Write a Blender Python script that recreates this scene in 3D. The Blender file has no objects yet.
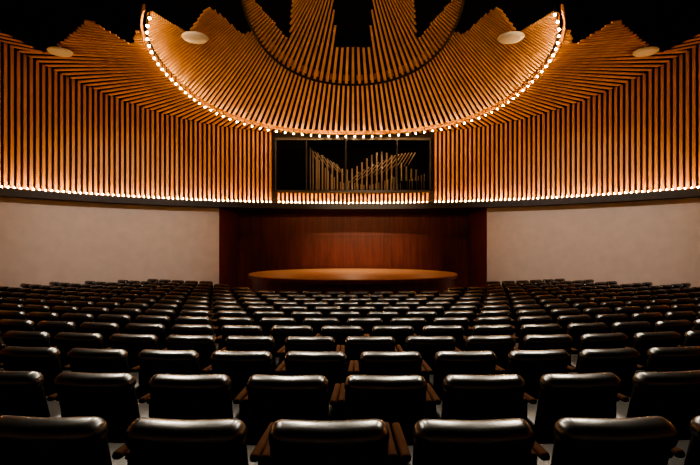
import bpy, bmesh, math, random
from mathutils import Vector, Matrix
random.seed(4)
sc = bpy.context.scene
F = 467.0
try: sc.view_settings.look = 'AgX - Medium High Contrast'
except Exception as e: print('look', e)
# ---------------------------------------------------------------- materials
def new_mat(name):
    m = bpy.data.materials.new(name); m.use_nodes = True
    nt = m.node_tree
    return m, nt, nt.nodes['Principled BSDF']

def plain(name, col, rough=0.5, metal=0.0, spec=0.5, noise=0.0, nscale=8.0, bump=0.0):
    m, nt, b = new_mat(name)
    b.inputs['Base Color'].default_value = (*col, 1)
    b.inputs['Roughness'].default_value = rough
    b.inputs['Metallic'].default_value = metal
    b.inputs['Specular IOR Level'].default_value = spec
    tc = nt.nodes.new('ShaderNodeTexCoord')
    n = nt.nodes.new('ShaderNodeTexNoise'); n.inputs['Scale'].default_value = nscale
    n.inputs['Detail'].default_value = 5
    nt.links.new(tc.outputs['Object'], n.inputs['Vector'])
    if noise > 0:
        r = nt.nodes.new('ShaderNodeValToRGB')
        r.color_ramp.elements[0].position = 0.3; r.color_ramp.elements[1].position = 0.7
        r.color_ramp.elements[0].color = (*[c*(1-noise) for c in col], 1)
        r.color_ramp.elements[1].color = (*[min(1, c*(1+noise)) for c in col], 1)
        nt.links.new(n.outputs['Fac'], r.inputs['Fac'])
        nt.links.new(r.outputs['Color'], b.inputs['Base Color'])
    if bump > 0:
        bp = nt.nodes.new('ShaderNodeBump'); bp.inputs['Strength'].default_value = bump
        bp.inputs['Distance'].default_value = 0.01
        nt.links.new(n.outputs['Fac'], bp.inputs['Height'])
        nt.links.new(bp.outputs['Normal'], b.inputs['Normal'])
    return m

def wood(name, c1, c2, rough=0.45, scale=(1, 1, 1), nscale=6.0, spec=0.4):
    m, nt, b = new_mat(name)
    tc = nt.nodes.new('ShaderNodeTexCoord')
    mp = nt.nodes.new('ShaderNodeMapping'); mp.inputs['Scale'].default_value = scale
    n = nt.nodes.new('ShaderNodeTexNoise'); n.inputs['Scale'].default_value = nscale
    n.inputs['Detail'].default_value = 7; n.inputs['Roughness'].default_value = 0.6
    r = nt.nodes.new('ShaderNodeValToRGB')
    r.color_ramp.elements[0].position = 0.32; r.color_ramp.elements[1].position = 0.68
    r.color_ramp.elements[0].color = (*c1, 1); r.color_ramp.elements[1].color = (*c2, 1)
    nt.links.new(tc.outputs['Object'], mp.inputs['Vector'])
    nt.links.new(mp.outputs['Vector'], n.inputs['Vector'])
    nt.links.new(n.outputs['Fac'], r.inputs['Fac'])
    nt.links.new(r.outputs['Color'], b.inputs['Base Color'])
    b.inputs['Roughness'].default_value = rough
    b.inputs['Specular IOR Level'].default_value = spec
    return m

def emit(name, col, s):
    m = bpy.data.materials.new(name); m.use_nodes = True
    nt = m.node_tree; nt.nodes.clear()
    o = nt.nodes.new('ShaderNodeOutputMaterial'); e = nt.nodes.new('ShaderNodeEmission')
    e.inputs['Color'].default_value = (*col, 1); e.inputs['Strength'].default_value = s
    nt.links.new(e.outputs[0], o.inputs[0])
    return m

M_SLAT = wood('slat_wood', (0.52, 0.225, 0.055), (0.68, 0.325, 0.09), 0.5, (1, 1, 0.15), 5)
M_CSLAT = wood('ceiling_slat_wood', (0.52, 0.26, 0.078), (0.70, 0.38, 0.13), 0.5, (1, 0.3, 1), 4)
M_BACK = plain('dark_backing', (0.008, 0.005, 0.003), 0.8, noise=0.2)
M_BLACK = plain('black_paint', (0.004, 0.0035, 0.0035), 0.8, spec=0.2)
M_TRIM = plain('black_trim', (0.008, 0.006, 0.006), 0.45)
M_PLASTER = plain('beige_plaster', (0.57, 0.50, 0.45), 0.75, noise=0.05, nscale=3, bump=0.1)
M_RED = wood('red_mahogany', (0.14, 0.024, 0.013), (0.26, 0.056, 0.030), 0.36, (3.0, 3.0, 0.25), 3)
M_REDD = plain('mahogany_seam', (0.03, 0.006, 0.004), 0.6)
M_STAGE = wood('stage_planks', (0.46, 0.23, 0.11), (0.62, 0.34, 0.17), 0.35, (0.4, 4, 1), 3)
M_FLOOR = plain('dark_carpet', (0.003, 0.0025, 0.002), 0.95, spec=0.0, noise=0.3, nscale=30)
M_LEATHER = plain('black_leather', (0.005, 0.0045, 0.004), 0.38, spec=0.28, bump=0.12, nscale=45)
M_LEATHER2 = plain('black_leather_roll', (0.010, 0.009, 0.008), 0.27, spec=1.0, bump=0.15, nscale=16)
M_ARM = wood('armrest_wood', (0.055, 0.025, 0.014), (0.095, 0.047, 0.027), 0.7, (1, 0.3, 1), 12, spec=0.0)
M_METAL = plain('dark_steel', (0.005, 0.005, 0.005), 0.8, spec=0.0)
M_PIPE = plain('organ_pipe_metal', (0.36, 0.32, 0.27), 0.35, metal=0.85)
M_CREAM = plain('cream_enamel', (0.80, 0.74, 0.62), 0.4)
M_BULB = emit('warm_bulb', (1.0, 0.52, 0.18), 370)
M_BULBR = emit('ring_bulb', (1.0, 0.58, 0.25), 320)

# ---------------------------------------------------------------- helpers
def finish(name, bm, mats, smooth=False, recalc=True, parent=None):
    if recalc: bmesh.ops.recalc_face_normals(bm, faces=bm.faces)
    me = bpy.data.meshes.new(name); bm.to_mesh(me); bm.free()
    for m in mats: me.materials.append(m)
    if smooth:
        for p in me.polygons: p.use_smooth = True
    ob = bpy.data.objects.new(name, me); sc.collection.objects.link(ob)
    if parent: ob.parent = parent
    return ob

def hexa(bm, v8, mi=0):
    vs = [bm.verts.new(v) for v in v8]
    for f in ((0,3,2,1),(4,5,6,7),(0,1,5,4),(1,2,6,5),(2,3,7,6),(3,0,4,7)):
        fc = bm.faces.new([vs[i] for i in f]); fc.material_index = mi

def box(bm, x0, x1, y0, y1, z0, z1, mi=0):
    hexa(bm, [(x0,y0,z0),(x1,y0,z0),(x1,y1,z0),(x0,y1,z0),(x0,y0,z1),(x1,y0,z1),(x1,y1,z1),(x0,y1,z1)], mi)

WA, WB, WC = 13.0, 12.0, 8.0
def wall_pt(t, off=0.0):
    return Vector(((WA+off)*math.sin(t), WC+(WB+off)*math.cos(t), 0))

def band(bm, t0, t1, z0, z1, o0, o1, n=None, mi=0):
    n = n or max(2, int(abs(t1-t0)/math.radians(2)))
    for i in range(n):
        a = t0+(t1-t0)*i/n; b = t0+(t1-t0)*(i+1)/n
        pa, pb = wall_pt(a, o0), wall_pt(b, o0); qa, qb = wall_pt(a, o1), wall_pt(b, o1)
        hexa(bm, [(p.x, p.y, z) for z in (z0, z1) for p in (pa, pb, qb, qa)], mi)

LEDGE0, LEDGE1 = 1.50, 1.74
T_ST = math.asin(5.42/WA); T_OR = math.asin(3.27/WA)
PI = math.pi
def zf_eye(s):
    s = min(max(s, -1.0), 14.6)
    return -(0.56+0.085*s-0.0029*s*s)-0.85
ZFRONT = zf_eye(14.56)

# ---------------------------------------------------------------- room shell
bm = bmesh.new()
for sg in (-1, 1):
    band(bm, sg*T_ST, sg*PI, ZFRONT-0.3, LEDGE0, 0.0, 0.2)
finish('wall_auditorium', bm, [M_PLASTER])

bm = bmesh.new()
for sg in (-1, 1):
    band(bm, sg*T_OR, sg*PI, LEDGE0, 8.6, 0.14, 0.34)
band(bm, -T_OR, T_OR, LEDGE0, 2.24, 0.14, 0.34)
band(bm, -T_OR, T_OR, 4.46, 8.6, 0.14, 0.34)
finish('wall_upper', bm, [M_BACK])

bm = bmesh.new()
band(bm, -PI, PI, LEDGE0, LEDGE0+0.10, -0.50, 0.14, 180)
band(bm, -PI, PI, LEDGE0+0.10, LEDGE1, -0.50, -0.44, 180)
finish('trim_cove_ledge', bm, [M_TRIM])

bm = bmesh.new()
vs = [bm.verts.new((*wall_pt(2*PI*i/120, 0.34).xy, 8.6)) for i in range(120)]
bm.faces.new(vs)
r = bmesh.ops.extrude_face_region(bm, geom=bm.faces[:])
for v in r['geom']:
    if isinstance(v, bmesh.types.BMVert): v.co.z += 0.15
finish('ceiling', bm, [M_BLACK])

# stepped floor following curved rows
def RC(s): return 52-1.9*min(max(s, 0), 14.0)
def xmax(s):
    lo, hi = 0.0, 14.0
    for _ in range(40):
        m = (lo+hi)/2
        if (m/(WA+0.05))**2+((s+m*m/RC(s)-WC)/(WB+0.05))**2 < 1: lo = m
        else: hi = m
    return lo
ROWS = [1.06+0.9*i for i in range(16)]
bm = bmesh.new()
bands = [(-3.9, ROWS[0]-0.35, zf_eye(0.3))]
for i, s in enumerate(ROWS):
    bands.append((s-0.35, s+0.55 if i < 15 else 19.95, zf_eye(s)))
N = 24
for s0, s1, z in bands:
    k = max(1, int((s1-s0)/0.9+0.5))
    for j in range(k):
        a = s0+(s1-s0)*j/k; b = s0+(s1-s0)*(j+1)/k
        xa, xb = xmax(a), xmax(b)
        for i in range(N):
            u0, u1 = -1+2*i/N, -1+2*(i+1)/N
            p = [(u0*xa, a), (u1*xa, a), (u1*xb, b), (u0*xb, b)]
            p = [(x, s+x*x/RC(s)) for x, s in p]
            if abs(xa)+abs(xb) < 0.2: continue
            hexa(bm, [(x, y, ZFRONT-0.25) for x, y in p]+[(x, y, z) for x, y in p])
finish('floor', bm, [M_FLOOR])

# ---------------------------------------------------------------- stage alcove
YB = 22.4
arc = [wall_pt(-T_ST+2*T_ST*i/24, 0.05) for i in range(25)]
def alcove_slab(name, z0, z1, mat):
    bm = bmesh.new()
    pts = [(p.x, p.y) for p in arc]+[(5.55, YB+0.1), (-5.55, YB+0.1)]
    lo = [bm.verts.new((x, y, z0)) for x, y in pts]; hi = [bm.verts.new((x, y, z1)) for x, y in pts]
    bm.faces.new(lo); bm.faces.new(hi)
    for i in range(len(pts)):
        j = (i+1) % len(pts); bm.faces.new((lo[i], lo[j], hi[j], hi[i]))
    return finish(name, bm, [mat])
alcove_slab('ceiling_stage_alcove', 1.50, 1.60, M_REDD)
alcove_slab('floor_stage_alcove', ZFRONT-0.25, ZFRONT, M_FLOOR)

bm = bmesh.new()
box(bm, -5.6, 5.6, YB, YB+0.15, ZFRONT-0.1, 1.5, 0)
for i in range(-4, 5):       # raised veneer panels with shadow gaps
    x = i*1.22
    box(bm, x-0.60, x+0.60, YB-0.03, YB, -1.04, 0.40, 0)
    box(bm, x-0.60, x+0.60, YB-0.03, YB, 0.415, 1.49, 0)
    box(bm, x-0.60, x+0.60, YB-0.03, YB, ZFRONT, -1.055, 0)
finish('wall_stage_back', bm, [M_RED])
for sg, nm in ((-1, 'wall_stage_left'), (1, 'wall_stage_right')):
    bm = bmesh.new()
    for k in range(4):
        ya = 18.97+k*0.86; yb = ya+0.84
        xo = 5.44+0.02*k
        box(bm, *sorted((sg*xo, sg*(xo+0.15))), ya, yb, ZFRONT-0.1, 1.5, 0)
    box(bm, *sorted((sg*5.55, sg*5.75)), 18.97, YB+0.1, ZFRONT-0.1, 1.5, 0)
    finish(nm, bm, [M_RED])

# stage platform: oval, planked top, mahogany skirt with nosing
bm = bmesh.new()
SC, SA, SB, SZ = 18.4, 4.05, 3.55, -1.10
def oval(k, z, n=96):
    return [bm.verts.new((SA*k*math.cos(2*PI*i/n), min(SC+SB*k*math.sin(2*PI*i/n), YB-0.05), z)) for i in range(n)]
rings = [(0.975, ZFRONT, 1), (0.975, SZ-0.16, 1), (1.0, SZ-0.15, 1), (1.0, SZ-0.03, 0), (0.995, SZ, 0)]
prev = None
for k, z, mi in rings:
    cur = oval(k, z)
    if prev:
        for i in range(96):
            f = bm.faces.new((prev[i], prev[(i+1) % 96], cur[(i+1) % 96], cur[i])); f.material_index = pm
    prev, pm = cur, mi
f = bm.faces.new(prev); f.material_index = 0
finish('stage_platform', bm, [M_STAGE, M_RED])

# ---------------------------------------------------------------- wall slats
def H(x): return 4.72+1.13e-4*min(abs(x), 12.2)**4
bm = bmesh.new(); bulbs = []
def slat(t, z0, z1, w=0.082, o0=-0.02, o1=0.07):
    c = wall_pt(t, 0)
    tan = Vector((WA*math.cos(t), -WB*math.sin(t), 0)).normalized()
    nor = Vector((tan.y, -tan.x, 0))
    if nor.dot(Vector((c.x, c.y-WC, 0))) < 0: nor = -nor
    p = [c+nor*o0-tan*w/2, c+nor*o0+tan*w/2, c+nor*o1+tan*w/2, c+nor*o1-tan*w/2]
    hexa(bm, [(q.x, q.y, z) for z in (z0, z1) for q in p])
    return c, nor, tan
t = 0.0; ts = []
while t < PI:
    ts.append(t)
    ds = math.hypot(WA*math.cos(t), WB*math.sin(t)); t += 0.175/ds
for k, t in enumerate(ts):
    for sg in ((1,) if k == 0 else (-1, 1)):
        tt = sg*t
        z1 = H(WA*math.sin(tt)) if t > T_OR else 2.20
        if abs(t-T_OR) < 0.005: continue
        c, nor, tan = slat(tt, LEDGE0+0.10, z1)
        if t < 2.2:
            bulbs.append(c-nor*0.20)
finish('wood_slat_wall', bm, [M_SLAT])

def bulb_string(name, pts, r, mat, zoff, parent=None):
    bm = bmesh.new()
    for p in pts:
        bmesh.ops.create_icosphere(bm, subdivisions=1, radius=r, matrix=Matrix.Translation((p.x, p.y, p.z)))
    nf = len(bm.faces)
    for p in pts:   # sockets
        bmesh.ops.create_cone(bm, cap_ends=True, segments=8, radius1=r*0.55, radius2=r*0.45, depth=abs(zoff),
                              matrix=Matrix.Translation((p.x, p.y, p.z+zoff/2+math.copysign(r*0.8, zoff))))
    bm.faces.ensure_lookup_table()
    for f in bm.faces[nf:]: f.material_index = 1
    return finish(name, bm, [mat, M_TRIM], recalc=False, parent=parent)
bulb_string('cove_light_string', [Vector((p.x, p.y, 1.79)) for p in bulbs], 0.025, M_BULB, -0.16)

# ---------------------------------------------------------------- ceiling tiers
CEIL = bpy.data.objects.new('slatted_wood_ceiling', None); sc.collection.objects.link(CEIL)
PC = Vector((0, 9.0))
def superell(cx_y, a, b, n=2.4):
    def inside(x, y): return (abs(x)/a)**n+(abs(y-cx_y)/b)**n < 1
    return inside
in_wall = superell(WC, WA-0.03, WB-0.03, 2.0)
in_ring = superell(13.4, 5.05, 6.15, 2.4)
in_inner = superell(11.5, 2.5, 4.15, 2.2)
def ray_r(ins, phi):
    lo, hi = 0.0, 25.0
    c, s = math.cos(phi), math.sin(phi)
    for _ in range(40):
        m = (lo+hi)/2
        if ins(PC.x+m*c, PC.y+m*s): lo = m
        else: hi = m
    return lo
ZR = 4.62
def interp(tab, x):
    for (x0, y0), (x1, y1) in zip(tab, tab[1:]):
        if x <= x1: return y0+(y1-y0)*(x-x0)/(x1-x0) if x1 > x0 else y1
    return tab[-1][1]
CUT1 = [(0, 7), (4.1, 9.1), (5.2, 11.1), (5.75, 10.2), (9.1, 13.9), (10.2, 13.3), (13, 13.4)]
CUT2 = [(0, 12.0), (2.85, 12.0), (3.15, 10.2), (3.9, 11.1), (4.15, 9.1), (6, 9)]
CUT3 = [(0, 13.6), (0.45, 13.6), (0.52, 9.8), (1.2, 9.8), (1.75, 12.8), (2.35, 9.6), (4, 9.6)]

def tier(name, r_out, r_in, z_fn, cut, dphi_deg, depth, duty=0.45):
    bm = bmesh.new(); dphi = math.radians(dphi_deg)
    n = int(PI/dphi/2)
    for i in range(-n, n+1):
        phi = PI/2+i*dphi
        ro, ri = r_out(phi), r_in(phi)
        if ro-ri < 0.1: continue
        c, s = math.cos(phi), math.sin(phi)
        K = max(2, int((ro-ri)/0.06)); run = None; runs = []
        for k in range(K+1):
            r = ri+(ro-ri)*k/K
            ok = (PC.y+r*s) > interp(cut, abs(PC.x+r*c))
            if ok and run is None: run = r
            if (not ok) and run is not None: runs.append((run, r)); run = None
        if run is not None: runs.append((run, ro))
        for a, b in runs:
            if b-a < 0.1: continue
            ha, hb = duty*a*dphi/2, duty*b*dphi/2
            za, zb = z_fn(a, ri, ro, phi), z_fn(b, ri, ro, phi)
            T = Vector((-s, c)); A = PC+Vector((c, s))*a; B = PC+Vector((c, s))*b
            p = [(A-T*ha, za), (A+T*ha, za), (B+T*hb, zb), (B-T*hb, zb)]
            hexa(bm, [(q.x, q.y, z) for q, z in p]+[(q.x, q.y, z+depth) for q, z in p])
    return finish(name, bm, [M_CSLAT], parent=CEIL)

def z1(r, ri, ro, phi):
    x = ro*math.cos(phi); k = (r-ri)/(ro-ri)
    return ZR+0.06+(H(x)-ZR-0.06)*k**1.3
tier('outer_slats', lambda p: ray_r(in_wall, p)-0.02, lambda p: ray_r(in_ring, p)+0.08, z1, CUT1, 1.15, 0.045)
def z2(r, ri, ro, phi): return ZR+0.10+0.85*((ro-r)/max(3.0, ro-ri))
tier('middle_slats', lambda p: ray_r(in_ring, p)-0.10, lambda p: ray_r(in_inner, p)-0.25, z2, CUT2, 1.3, 0.045)
def z3(r, ri, ro, phi): return 5.40+0.55*((ro-r)/3.5)
tier('inner_slats', lambda p: ray_r(in_inner, p), lambda p: 0.7, z3, CUT3, 1.9, 0.045)

def loop_pts(ins, n=160, ymin=-99):
    out = []
    for i in range(n+1):
        phi = -PI/2+2*PI*i/n; r = ray_r(ins, phi)
        y = PC.y+r*math.sin(phi)
        if y < ymin: continue
        out.append((PC.x+r*math.cos(phi), y, Vector((math.cos(phi), math.sin(phi)))))
    return out
def fascia(name, ins, z0, z1, w, mat, ymin):
    bm = bmesh.new(); L = loop_pts(ins, 200, ymin); n = len(L)
    prof = [(0, z0), (w, z0), (w, z1), (0, z1)]
    rows = [[bm.verts.new((x+d.x*o, y+d.y*o, z)) for o, z in prof] for x, y, d in L]
    for i in range(n-1):
        a, b = rows[i], rows[i+1]
        for j in range(4):
            bm.faces.new((a[j], a[(j+1) % 4], b[(j+1) % 4], b[j]))
    bm.faces.new(rows[0]); bm.faces.new(rows[-1])
    return finish(name, bm, [mat], parent=CEIL)
fascia('ring_fascia', in_ring, ZR+0.02, ZR+0.16, 0.05, M_SLAT, 9.15)
fascia('inner_ring_fascia', in_inner, 5.34, 5.50, 0.04, M_BACK, 9.7)

L = loop_pts(in_ring, 900, 9.15); acc = 0; pts = []; last = None
for x, y, d in L:
    p = Vector((x, y)); 
    if last is not None: acc += (p-last).length
    if last is None or acc >= 0.34:
        pts.append(Vector((x-d.x*0.10, y-d.y*0.10, ZR-0.10))); acc = 0
    last = p
bulb_string('ring_lights', pts, 0.027, M_BULBR, 0.15, parent=CEIL)

# ---------------------------------------------------------------- ceiling reflectors
def reflector(x, y, z):
    bm = bmesh.new()
    prof = [(0.0, 0.0), (0.20, 0.0), (0.28, 0.015), (0.31, 0.05), (0.30, 0.07), (0.20, 0.09), (0.07, 0.11), (0.03, 0.12), (0.02, 0.26)]
    n = 40; prev = None
    for r, h in prof:
        if r == 0: cur = [bm.verts.new((0, 0, h))]*n
        else: cur = [bm.verts.new((r*math.cos(2*PI*i/n), r*math.sin(2*PI*i/n), h)) for i in range(n)]
        if prev:
            for i in range(n):
                f = [prev[i], prev[(i+1) % n], cur[(i+1) % n], cur[i]]
                u = []
                for v in f:
                    if v not in u: u.append(v)
                bm.faces.new(u)
        prev = cur
    ob = finish('downlight_disc', bm, [M_CREAM], smooth=True, parent=CEIL)
    ob.location = (x, y, z)
for x, y in ((3.75, 11.1), (7.9, 12.6)):
    dx, dy = x, y-PC.y; r = math.hypot(dx, dy); ph = math.atan2(dy, dx)
    if x < 5: z = z2(r, ray_r(in_inner, ph)-0.25, ray_r(in_ring, ph)-0.1, ph)
    else: z = z1(r, ray_r(in_ring, ph)+0.08, ray_r(in_wall, ph)-0.02, ph)
    for sg in (-1, 1): reflector(sg*x, y, z-0.20)

# ---------------------------------------------------------------- pipe organ
org = bpy.data.objects.new('pipe_organ', None); sc.collection.objects.link(org)
OY, O0, O1, OX = 19.62, 2.26, 4.45, 3.27
bm = bmesh.new()
box(bm, -OX, OX, OY+1.6, OY+1.7, O0, O1)
box(bm, -OX, -OX+0.06, OY, OY+1.6, O0, O1); box(bm, OX-0.06, OX, OY, OY+1.6, O0, O1)
box(bm, -OX, OX, OY, OY+1.7, O0-0.05, O0); box(bm, -OX, OX, OY, OY+1.7, O1, O1+0.05)
finish('case', bm, [M_BLACK], parent=org)
bm = bmesh.new()
box(bm, -OX, OX, OY-0.05, OY, O0-0.05, O0+0.05); box(bm, -OX, OX, OY-0.05, OY, O1-0.05, O1+0.05)
for x in (-OX+0.03, -1.95, -0.30, 1.85, OX-0.03): box(bm, x-0.03, x+0.03, OY-0.05, OY, O0, O1)
finish('frame', bm, [M_TRIM], parent=org)
bm = bmesh.new()
for i in range(12):
    x = -3.14+i*0.1
    box(bm, x-0.03, x+0.03, OY+0.02, OY+0.10, O0+0.05, O1-0.05)
for i in range(12):
    x = 3.14-i*0.1
    box(bm, x-0.03, x+0.03, OY+0.02, OY+0.10, O0+0.05, 2.7)
finish('swell_shutters', bm, [M_METAL], parent=org)
bm = bmesh.new()
def pipe(x, y, z0, z1, r):
    bmesh.ops.create_cone(bm, cap_ends=True, segments=10, radius1=r*0.35, radius2=r, depth=0.16, matrix=Matrix.Translation((x, y, z0+0.08)))
    bmesh.ops.create_cone(bm, cap_ends=True, segments=10, radius1=r, radius2=r, depth=z1-z0-0.16, matrix=Matrix.Translation((x, y, z0+0.16+(z1-z0-0.16)/2)))
for i in range(12):
    x = -1.84+i*0.13; h = 0.35+1.55*abs((11-i)/11)**1.4
    pipe(x, OY+0.45, O0+0.05, O0+0.05+h, 0.026)
for i in range(16):
    x = -0.18+i*0.13; h = 0.28+0.35*abs((i-6)/9)**1.4
    pipe(x, OY+0.6, O0+0.05, O0+0.05+h, 0.026)
for i in range(10):
    x = 1.95+i*0.13; pipe(x, OY+0.8, O0+0.05, O0+0.4+0.05*i, 0.026)
for i in range(22):     # tall rear rank
    x = -1.8+i*0.22; pipe(x, OY+1.2, O0+0.05, O0+1.5+0.4*math.cos(i*0.45), 0.04)
finish('flue_pipes', bm, [M_PIPE], smooth=False, parent=org)
bm = bmesh.new()
def trumpet(bx, bz, ang, L):
    d = Vector((math.sin(ang), 0, math.cos(ang)))
    c = Vector((bx, OY+0.35, bz))+d*L/2
    bmesh.ops.create_cone(bm, cap_ends=True, segments=12, radius1=0.010, radius2=0.026, depth=L,
                          matrix=Matrix.Translation(c) @ Matrix.Rotation(ang, 4, 'Y'))
for i in range(15):     # fan of reed trumpets on a rising rack, right bays
    f = i/14
    trumpet(-0.15+2.5*f, O0+0.40+0.75*f, math.radians(42-12*f), 0.62+0.30*math.sin(f*PI))
for i in range(9):      # mirrored smaller fan, left bay
    f = i/8
    trumpet(-0.40-1.15*f, O0+0.75+0.55*f, math.radians(-35+12*f), 0.55)
finish('reed_trumpets', bm, [M_PIPE], parent=org)
l = bpy.data.lights.new('organ_fill', 'SPOT'); l.energy = 11; l.color = (1, 0.78, 0.55); l.spot_size = 2.4; l.spot_blend = 1; l.shadow_soft_size = 0.1  # added fill light to brighten the pipes, not a fitting of the organ
lo = bpy.data.objects.new('organ_fill', l); sc.collection.objects.link(lo); lo.parent = org
lo.location = (0, OY-1.6, 4.3); lo.rotation_euler = (Vector((0, 2.2, -0.9))).to_track_quat('-Z', 'Y').to_euler()

# ---------------------------------------------------------------- seat mesh
def rbox(bm, w, d, h, r, seg=3, cuts=6, mi=0, fn=None, mtx=None):
    t = bmesh.new(); bmesh.ops.create_cube(t, size=1.0)
    for v in t.verts: v.co = Vector((v.co.x*w, v.co.y*d, v.co.z*h))
    bmesh.ops.bevel(t, geom=t.edges[:]+t.verts[:], offset=r, segments=seg, profile=0.5, affect='EDGES')
    for i in range(1, cuts):
        bmesh.ops.bisect_plane(t, geom=t.verts[:]+t.edges[:]+t.faces[:], plane_co=(-w/2+w*i/cuts, 0, 0), plane_no=(1, 0, 0))
    if fn:
        for v in t.verts: v.co = fn(v.co)
    if mtx:
        for v in t.verts: v.co = mtx @ v.co
    mp = {}
    for v in t.verts: mp[v] = bm.verts.new(v.co)
    for f in t.faces:
        nf = bm.faces.new([mp[v] for v in f.verts]); nf.material_index = mi; nf.smooth = True
    t.free()
bm = bmesh.new()
W = 0.50
def curveback(c):
    return Vector((c.x, c.y-0.035+0.6*c.x*c.x, c.z-1.1*abs(c.x)**3))
def back_m(zc, yo=0.0):
    return Matrix.Translation((0, 0.10, 0.40)) @ Matrix.Rotation(math.radians(16), 4, 'X') @ Matrix.Translation((0, yo, zc-0.40))
rbox(bm, W, 0.075, 0.44, 0.035, fn=curveback, mtx=back_m(0.60))             # main back
rbox(bm, W+0.005, 0.14, 0.115, 0.055, seg=5, cuts=8, fn=curveback, mtx=back_m(0.80, 0.0), mi=1)   # head roll
rbox(bm, W-0.09, 0.02, 0.22, 0.009, seg=2, fn=curveback, mtx=back_m(0.58, -0.043), mi=0)   # rear shell panel
rbox(bm, W-0.02, 0.46, 0.10, 0.04, mtx=Matrix.Translation((0, 0.34, 0.43)) @ Matrix.Rotation(math.radians(4), 4, 'X'))
rbox(bm, W-0.08, 0.30, 0.05, 0.01, seg=1, cuts=1, mi=3, mtx=Matrix.Translation((0, 0.32, 0.365)))
for sg in (-1, 1):
    def armf(c): return Vector((c.x, c.y, c.z+0.03*math.sin((c.y+0.24)*6)))
    rbox(bm, 0.044, 0.42, 0.035, 0.014, seg=2, cuts=1, mi=2, fn=armf, mtx=Matrix.Translation((sg*0.274, 0.25, 0.63)) @ Matrix.Rotation(math.radians(-3), 4, 'X'))
    rbox(bm, 0.022, 0.30, 0.32, 0.008, seg=1, cuts=1, mi=3, mtx=Matrix.Translation((sg*0.274, 0.30, 0.47)))
    rbox(bm, 0.022, 0.07, 0.34, 0.006, seg=1, cuts=1, mi=3, mtx=Matrix.Translation((sg*0.274, 0.28, 0.17)))
    rbox(bm, 0.04, 0.30, 0.025, 0.006, seg=1, cuts=1, mi=3, mtx=Matrix.Translation((sg*0.274, 0.28, 0.0125)))
bmesh.ops.recalc_face_normals(bm, faces=bm.faces)
seat_me = bpy.data.meshes.new('auditorium_seat'); bm.to_mesh(seat_me); bm.free()
for m in (M_LEATHER, M_LEATHER2, M_ARM, M_METAL): seat_me.materials.append(m)

OFF = [0.1, -0.1, 0.2, -0.3, 0.17]
cnt = 0
for i, s in enumerate(ROWS):
    off = OFF[i] if i < 5 else (-0.13 if i % 2 else 0.16)
    row = bpy.data.objects.new('auditorium_seat_row', None); sc.collection.objects.link(row)
    x_list = []
    for sg in (1, -1):     # equal arc-length pitch along the curve
        x = off if sg == 1 else off-0.6/math.hypot(1, 2*off/RC(s))
        while abs(x) < 13:
            x_list.append(x); x += sg*0.605/math.hypot(1, 2*x/RC(s))
    for x in x_list:
        y = s+x*x/RC(s)
        if (x/12.35)**2+((y+0.2-WC)/11.35)**2 > 1: continue
        if (x/5.1)**2+((y+0.6-SC)/5.6)**2 < 1: continue
        if abs(x) < 6.2 and y > 17: continue
        o = bpy.data.objects.new('seat', seat_me); sc.collection.objects.link(o)
        o.parent = row
        o.location = (x, y, zf_eye(s)); o.rotation_euler = (0, 0, math.atan(2*x/RC(s))+random.uniform(-0.03, 0.03)); cnt += 1
print('seats', cnt)

# ---------------------------------------------------------------- lights
def spot(name, loc, target, e, col, size, blend=0.8, r=0.1):
    l = bpy.data.lights.new(name, 'SPOT'); l.energy = e; l.color = col; l.spot_size = math.radians(size); l.spot_blend = blend; l.shadow_soft_size = r
    o = bpy.data.objects.new(name, l); sc.collection.objects.link(o); o.location = loc
    o.rotation_euler = (Vector(target)-Vector(loc)).to_track_quat('-Z', 'Y').to_euler()
    return o
for x, e in ((-3.2, 120), (0, 300), (3.2, 120)):
    spot('stage_downlight', (x, 20.4, 1.46), (x*0.7, 20.0, -1.1), e, (1, 0.70, 0.42), 140, 1.0)
spot('stage_spotlight', (0.6, 8.6, 4.9), (0.6, 22.3, -0.9), 3000, (1, 0.72, 0.48), 30, 1.0)
for sg in (-1, 1):
    spot('wall_fill', (sg*2.5, 8.4, 4.9), (sg*8.6, 17.0, 0.0), 2300, (1, 0.82, 0.70), 54, 1.0, 0.2)  # unseen fill spots, added to raise the beige side walls
for x in (-4.2, -1.4, 1.4, 4.2):
    spot('seat_glint_fill', (x, 8.3, 5.2), (x*0.8, 5.5, -1.5), 1400, (1, 0.87, 0.68), 120, 1.0, 0.4)  # extra spots added out of view to put glints on the seat tops
for sg in (-1, 1):
    spot('ceiling_fill', (sg*2.6, -2.8, 2.6), (sg*0.8, 14.5, 5.2), 1700, (1, 0.66, 0.36), 40, 1.0, 0.2)  # invented spots behind the camera that lift the inner ceiling slats

w = bpy.data.worlds.new('World'); sc.world = w; w.use_nodes = True
w.node_tree.nodes['Background'].inputs[0].default_value = (0.02, 0.015, 0.01, 1)
w.node_tree.nodes['Background'].inputs[1].default_value = 0.2

# ---------------------------------------------------------------- lift so the front floor is z=0
E = -ZFRONT
for o in list(sc.objects):
    if o.parent is None: o.location.z += E

cam = bpy.data.cameras.new('camera'); cam.lens = F/700*36; cam.sensor_width = 36
cam.shift_x = -3/700; cam.shift_y = 12.5/700; cam.clip_end = 200
co = bpy.data.objects.new('camera', cam); sc.collection.objects.link(co)
co.location = (0, 0, E); co.rotation_euler = (math.radians(90), 0, 0)
sc.camera = co
